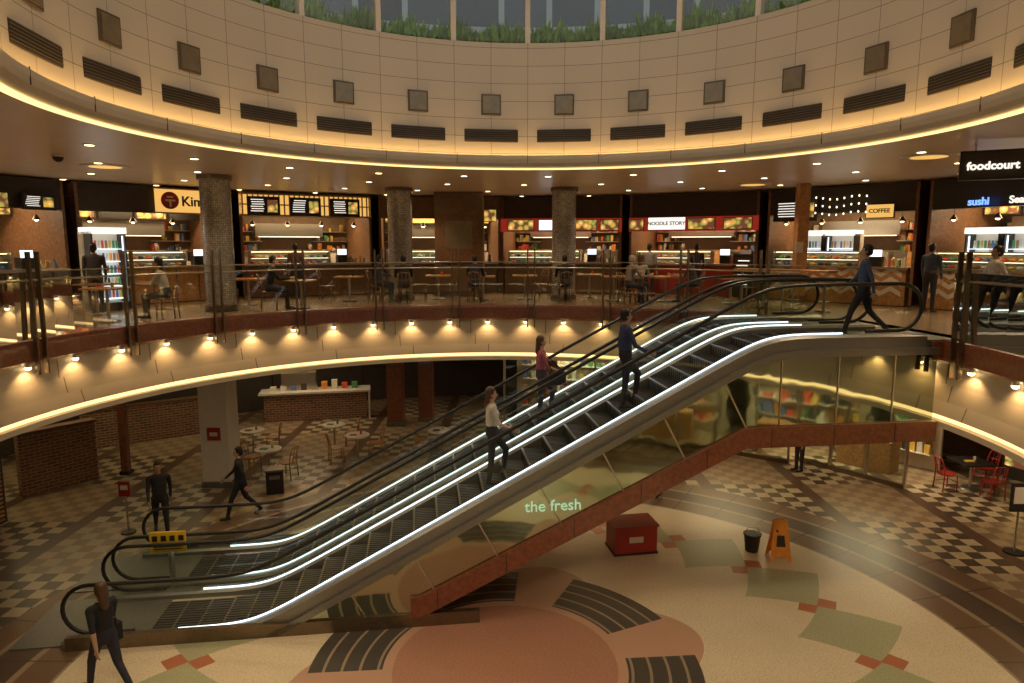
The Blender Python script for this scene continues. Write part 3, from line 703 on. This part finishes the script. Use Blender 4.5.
b=MB(Matrix.Translation((2.5,13.6,0))@Matrix.Rotation(D(10),4,'Z')); b.box((0,0,.3),(.9,.6,.56),'red'); b.box((0,0,.6),(.96,.66,.04),'red'); b.box((0,-.305,.32),(.3,.01,.12),'white'); b.box((0,0,.02),(.94,.64,.04),'blackm'); b.build('promotion_stand')
b=MB(Matrix.Translation((-8.5,14.4,0))); b.cyl((0,0,0),(0,0,.03),.16,.15,'blackm',16); b.cyl((0,0,.03),(0,0,.9),.018,.018,'steel',8); b.box((0,-.03,1.02),(.24,.03,.34),'red'); b.box((0,-.048,1.05),(.16,.006,.1),'white'); b.build('sign_stand')
b=MB(TE@Matrix.Translation((1.0,1.7,0))); b.box((0,0,.5),(.05,.14,1.0),'steel'); b.box((0,-.1,1.0),(.62,.03,.38),'yellow')
for i in range(4): b.box((-.22+i*.15,-.118,1.07),(.09,.005,.1),'blackm'); 
b.box((0,-.118,.92),(.5,.005,.03),'blackm'); b.box((0,-.118,.87),(.5,.005,.02),'blackm'); b.build('caution_sign')
b=MB(Matrix.Translation((10.4,13.4,0))); b.cyl((0,0,0),(0,0,.03),.2,.2,'blackm',16); b.cyl((0,0,.03),(0,0,1.0),.02,.02,'steel',8); b.box((0,-.03,1.2),(.42,.03,.6),'blackm'); b.box((0,-.048,1.25),(.3,.006,.35),'white'); b.build('sign_stand')
b=MB(Matrix.Translation((-6.1,16.9,0))@Matrix.Rotation(.3,4,'Z')); b.box((0,0,.3),(.42,.36,.6),'blackm'); b.box((0,0,.62),(.46,.40,.05),'steeld'); b.box((0,-.185,.45),(.26,.01,.1),'grey'); b.build('rubbish_bin')

# ---------------------------------------------------------------- people
def capsule(p0,p1,r0,r1,n=14,hs=4):
    p0=Vector(p0);p1=Vector(p1); w=(p1-p0); L=w.length
    w=w.normalized() if L>1e-6 else Vector((0,0,1))
    u=Vector((1,0,0)); u=u-w*u.dot(w)
    if u.length<.2: u=Vector((0,1,0)); u=u-w*u.dot(w)
    u.normalize(); v=w.cross(u); rings=[]
    for i in range(hs): a=math.pi/2*(1-i/hs); rings.append((p0,-math.sin(a),math.cos(a),r0))
    rings.append((p0,0,1,r0)); rings.append((p1,0,1,r1))
    for i in range(1,hs+1): a=math.pi/2*i/hs; rings.append((p1,math.sin(a),math.cos(a),r1))
    vs=[];
    for p,o,c,r in rings:
        c=max(c,.02)
        for j in range(n):
            a=2*math.pi*j/n; vs.append(p+w*(o*(r[0]+r[1])/2)+u*(c*r[0]*math.cos(a))+v*(c*r[1]*math.sin(a)))
    K=len(rings); fs=[(i*n+j,i*n+(j+1)%n,(i+1)*n+(j+1)%n,(i+1)*n+j) for i in range(K-1) for j in range(n)]
    fs+=[tuple(range(n))[::-1],tuple(range((K-1)*n,K*n))]
    return vs,fs
SK=[pm('skin_light',(.58,.36,.25),.5,var=.05),pm('skin_tan',(.42,.25,.16),.5,var=.05),pm('skin_brown',(.20,.11,.07),.5,var=.05)]
HR={'black':pm('hair_black',(.012,.009,.008),.45),'brown':pm('hair_brown',(.09,.045,.02),.45),'grey':pm('hair_grey',(.35,.33,.3),.5)}
SHOE=pm('shoe_leather',(.03,.022,.018),.4); EYE=pm('eye_dark',(.02,.015,.01),.2); LIP=pm('lips',(.42,.14,.11),.5)
cloth={}
def cl(c):
    if c not in cloth: cloth[c]=pm('fabric_%d'%len(cloth),c,.85,var=.12,scale=14,bump=.15)
    return cloth[c]
def person(name,loc,heading,top,bottom,pose='stand',skin=0,hair='black',fem=False,hip=(0,0),knee=(0,0),sh=(5,5),el=(12,12),ab=(6,6),lean=0,head=(0,0),bag=None,long=False,sc=1.0,skirt=False,seat=.45,apron=False):
    if pose=='walk': hip=(26,-16);knee=(12,28);sh=(-22,24);el=(12,25)
    if pose=='step': hip=(38,-2);knee=(45,4);sh=(-8,22);el=(15,45)
    if pose=='sit': hip=(84,80);knee=(86,78);sh=(32,38);el=(62,55);lean=lean or 8
    V3=Vector
    def f(a,x=0): a=D(a); return V3((x,math.sin(a),-math.cos(a))).normalized()
    if pose=='sit': H=seat+.085
    else: H=max(.43*math.cos(D(h))+.41*math.cos(D(h-k)) for h,k in zip(hip,knee))+.075
    pr=[]
    def add(a,b_,r0,r1,tag):
        r0=r0 if isinstance(r0,tuple) else (r0,r0); r1=r1 if isinstance(r1,tuple) else (r1,r1); pr.append((V3(a),V3(b_),r0,r1,tag))
    hw=.085
    tu=V3((0,math.sin(D(lean)),math.cos(D(lean)))); B0=V3((0,0,H))
    add(B0-tu*.0,B0+tu*.08,(.155,.115),(.145,.11),'bot')
    add(B0+tu*.10,B0+tu*.26,(.135 if fem else .148,.105),(.135 if fem else .155,.105),'top')
    add(B0+tu*.28,B0+tu*.41,(.15,.11),(.15 if fem else .17,.095),'top')
    S=B0+tu*.46; swid=.155 if fem else .18
    add(S+V3((-swid,0,-.01)),S+V3((swid,0,-.01)),.058,.058,'top')
    if fem: 
        for sx in (-.065,.065): add(B0+tu*.32+V3((sx,.075,0)),B0+tu*.33+V3((sx,.085,0)),.055,.05,'top')
    add(S+tu*.02,S+tu*.12,.052,.05,'skin')
    hy,hp=D(head[0]),D(head[1])
    HM=Matrix.Translation(S+tu*.2)@Matrix.Rotation(hy,4,'Z')@Matrix.Rotation(-hp,4,'X')
    def h(*p): return HM@V3(p)
    add(h(0,-.012,.03),h(0,.0,.035),(.074,.088),(.074,.088),'skin')
    add(h(0,.03,-.055),h(0,.035,-.03),(.05,.045),(.058,.05),'skin')
    add(h(0,.09,.012),h(0,.108,-.012),.011,.014,'skin')
    for sx in (-1,1): add(h(sx*.077,-.005,.015),h(sx*.08,-.01,-.015),(.01,.018),(.008,.014),'skin')
    add(h(0,-.022,.055),h(0,-.02,.062),(.083,.095),(.083,.093),'hair'); add(h(0,-.045,.0),h(0,-.04,.04),(.078,.068),(.08,.075),'hair')
    if long: add(h(0,-.07,0),h(0,-.09,-.2),(.075,.045),(.06,.035),'hair')
    ends=[]
    for i,sx in enumerate((-1,1)):
        hp_=B0+V3((sx*hw,0,-.01)); kn=hp_+f(hip[i],sx*.03)*.43; an=kn+f(hip[i]-knee[i])*.41
        lt='skin' if skirt else 'bot'
        add(hp_,kn,.088,.06,lt); add(kn,an,(.057),(.042),lt)
        pitch=D(-(hip[i]-knee[i])*.0 if pose in('sit','stand') else min(0,(hip[i]-knee[i]))*.9)
        fd=V3((sx*.1,math.cos(pitch),math.sin(pitch))).normalized()
        add(an+V3((0,-.03,-.035)),an+fd*.15+V3((0,0,-.04)),(.038,.034),(.04,.026),'shoe')
        shd=S+V3((sx*(swid+.015),0,-.02)); elb=shd+f(sh[i],sx*math.tan(D(ab[i])))*.28
        wr=elb+f(sh[i]+el[i],-sx*.02)*.25; hd=f(sh[i]+el[i],0)
        add(shd,elb,.05,.04,'top'); add(elb,wr,.038,.027,'skin' if fem else 'sleeve'); pl=wr+hd*.085
        add(wr,pl,(.018,.034) ,(.015,.04),'skin'); ends.append((wr,pl,hd,sx))
    if skirt: add(B0+V3((0,0,-.02)),B0+V3((0,.03,-.38)),(.16,.13),(.19,.17),'bot')
    if apron: add(B0+V3((0,.07,.1)),B0+V3((0,.08,-.35)),(.14,.07),(.15,.08),'apron')
    vs=[];fs=[]
    for p0,p1,r0,r1,t in pr:
        a,c_=capsule(p0,p1,r0,r1); o=len(vs); vs+=a; fs+=[tuple(o+i for i in q) for q in c_]
    me=bpy.data.meshes.new('tmp'); me.from_pydata([tuple(v) for v in vs],[],fs); ob=bpy.data.objects.new('tmp',me); scene.collection.objects.link(ob)
    mo=ob.modifiers.new('r','REMESH'); mo.mode='VOXEL'; mo.voxel_size=.0125
    ms=ob.modifiers.new('s','SMOOTH'); ms.factor=.5; ms.iterations=3
    dg=bpy.context.evaluated_depsgraph_get(); dg.update(); em_=ob.evaluated_get(dg).to_mesh()
    nv=len(em_.vertices); co=np.zeros(nv*3); em_.vertices.foreach_get('co',co); co=co.reshape(-1,3)
    polys=[tuple(p.vertices) for p in em_.polygons]
    bpy.data.objects.remove(ob); bpy.data.meshes.remove(me)
    cen=np.array([co[list(p)].mean(0) for p in polys])
    best=np.full(len(cen),1e9); tag=np.zeros(len(cen),int)
    tags=['skin','hair','top','bot','shoe','eye','lip','sleeve','apron']
    for p0,p1,r0,r1,t in pr:
        a=np.array(p0);d=np.array(p1)-a;L=max(d@d,1e-9); k=np.clip(((cen-a)@d)/L,0,1)
        dist=np.linalg.norm(cen-(a+k[:,None]*d),axis=1)-((r0[0]+r0[1])/2*(1-k)+(r1[0]+r1[1])/2*k)
        if t=='hair': dist-=.008
        mk=dist<best; best[mk]=dist[mk]; tag[mk]=tags.index(t)
    Hi=np.array(HM.inverted()); loc_h=cen@Hi[:3,:3].T+Hi[:3,3]
    face=(loc_h[:,1]>.035)&(loc_h[:,2]<.075)&(loc_h[:,2]>-.12)&(np.abs(loc_h[:,0])<.09)&(tag==1); tag[face]=0
    mats=[SK[skin],HR[hair],cl(top),cl(bottom),SHOE,EYE,LIP,cl(top),cl((.03,.03,.03))]
    X=Matrix.Translation(loc)@Matrix.Rotation(D(heading-90),4,'Z')@Matrix.Scale(sc,4)
    b=MB(X); b.mats=list(mats)
    b.v=[X@V3(v) for v in co]; b.f=[list(p) for p in polys]; b.mi=[int(t) for t in tag]; b.sm=[True]*len(polys); b.uv=[None]*len(polys)
    for wr,pl,hd,sx in ends:
        nrm=V3((1,0,0)); lat=hd.cross(nrm).normalized()
        for j in range(4):
            o=pl+lat*((j-1.5)*.019)*-1; ln=(.036,.042,.039,.03)[j]
            p1=o+hd*ln; p2=p1+(hd*.8+V3((-sx*.5,0,0))).normalized()*ln*.8
            b.tube([o-hd*.015,p1,p2],.0088,SK[skin],6)
        o=wr+hd*.03+lat*(.028 if lat.y>0 else -.028); b.tube([o,o+(hd*.7+lat*(.7 if lat.y>0 else -.7))*.035,o+(hd*.95+lat*(.5 if lat.y>0 else -.5))*.062],.010,SK[skin],6)
    for sx in (-1,1):
        p=h(sx*.03,.083,.022); b.ell(p,(.011,.008,.007),EYE,8,5)
    b.ell(h(0,.082,-.045),(.022,.008,.006),LIP,8,5)
    if bag:
        w=ends[1][0]; b.box((w.x+.06,w.y-.05,w.z-.12),(.12,.32,.26),cl(bag)); b.tube([(w.x+.06,w.y-.15,w.z),(S.x+.17,S.y,S.z+.05),(w.x+.06,w.y+.08,w.z)],.012,cl(bag),6)
    return b.build(name)
def onstep(s,t):
    k=round((s-1.2)/.4); s=1.2+k*.4; p=WE(s,t,zp(s)+.01); return p
up=math.degrees(AL)
person('man_riding_escalator',onstep(9.2,.8),up,(.035,.05,.12),(.02,.02,.03),'step',1,'black',sc=1.03)
person('woman_riding_escalator',onstep(6.8,.75),up,(.62,.60,.55),(.03,.03,.035),'step',0,'brown',True,long=True)
person('woman_with_handbag',onstep(8.2,2.6),up,(.42,.12,.16),(.05,.04,.05),'step',0,'brown',True,long=True,bag=(.02,.02,.02))
person('man_on_landing',WE(13.7,.8,ZU+.015),up+150,(.05,.08,.16),(.02,.02,.03),'walk',1,'black')
person('man_walking',(8.95,12.7,ZU),170,(.55,.52,.48),(.02,.02,.02),'walk',1,'black')
person('pedestrian_dark_coat',(-7.7,14.3,0),-60,(.03,.03,.035),(.02,.02,.025),'walk',1,'black')
person('pedestrian_black_suit',(-6.35,15.3,0),200,(.025,.025,.03),(.02,.02,.03),'walk',0,'black',sc=1.02)
person('pedestrian_woman',(-5.75,8.95,0),150,(.02,.02,.028),(.03,.03,.05),'walk',0,'brown',True,long=True,bag=(.02,.018,.015))
person('shopper',(8.1,18.6,0),200,(.30,.10,.05),(.04,.03,.03),'stand',1,'black')
person('shopper',(3.4,16.3,0),200,(.10,.10,.12),(.03,.03,.03),'walk',1,'black')
for ph,r,a,c_ in ((-60,11.2,120,(.05,.05,.06)),(23,12.6,60,(.3,.3,.32)),(30,12.5,70,(.04,.04,.05)),(-31,12.5,110,(.12,.07,.05)),(61,12.3,30,(.05,.07,.12))):
    p=P(ph,r,ZU); person('customer',p,a,c_,(.03,.03,.04),'stand',random.choice([0,1]),'black')
seats=[(-7.95,15.7,190,(.50,.48,.42),True,'black'),(-6.4,18.0,20,(.02,.02,.022),False,'black'),(-3.1,19.6,100,(.02,.018,.018),False,'black'),(-4.05,20.5,-10,(.05,.05,.09),False,'black'),
 (-1.1,20.1,85,(.03,.03,.05),False,'black'),(1.55,20.0,95,(.02,.02,.02),False,'black'),(3.75,20.2,60,(.45,.42,.38),True,'brown'),(3.3,19.5,20,(.25,.2,.18),False,'grey'),(5.3,19.9,150,(.06,.05,.06),True,'black')]
for x,y,a,c_,fm,hr in seats:
    chair(x,y,ZU,a,'woodd'); person('seated_diner',(x,y,ZU),a,c_,(.04,.04,.06),'sit',random.choice([0,1]),hr,fm,long=fm,lean=12,sc=1.05)
table(-5.65,18.3,ZU,'wood',.34,sq=True,name='food_court_table')
for ph,r,c_,nm in ((43,14.8,(.4,.05,.04),'barista'),(62,14.5,(.6,.6,.58),'sushi_chef'),(-46,14.6,(.1,.1,.1),'stall_cook'),(-27,14.6,(.5,.48,.45),'stall_cook'),(26,14.5,(.1,.02,.02),'stall_cook'),(69,14.5,(.05,.05,.05),'sushi_chef')):
    p=P(ph,r,ZU); person(nm,p,-90-ph,c_,(.03,.03,.03),'stand',0,'black',sh=(20,28),el=(60,50),apron=True,head=(0,-15))

# ---------------------------------------------------------------- light
w=bpy.data.worlds.new('World'); scene.world=w; w.use_nodes=True
bg=w.node_tree.nodes['Background']
bg.inputs[0].default_value=(.50,.60,.66,1); bg.inputs[1].default_value=1.1
a=area('drum_fill_light',(CU[0],CU[1],12.9),150,7,(1,.85,.68)); a.data.shape='DISK'  # added fill lamp under the closed drum roof, not a real skylight
for x in (-6,0,6): spot('gallery_spot',(x,-1.5,ZC-.1),70,(1,.72,.44),140,.15)
cd=bpy.data.cameras.new('camera'); cd.lens=24; cd.sensor_width=36; cd.clip_start=.05
co_=bpy.data.objects.new('camera',cd); scene.collection.objects.link(co_); co_.location=(0,0,E); co_.rotation_euler=(D(82),0,0); scene.camera=co_
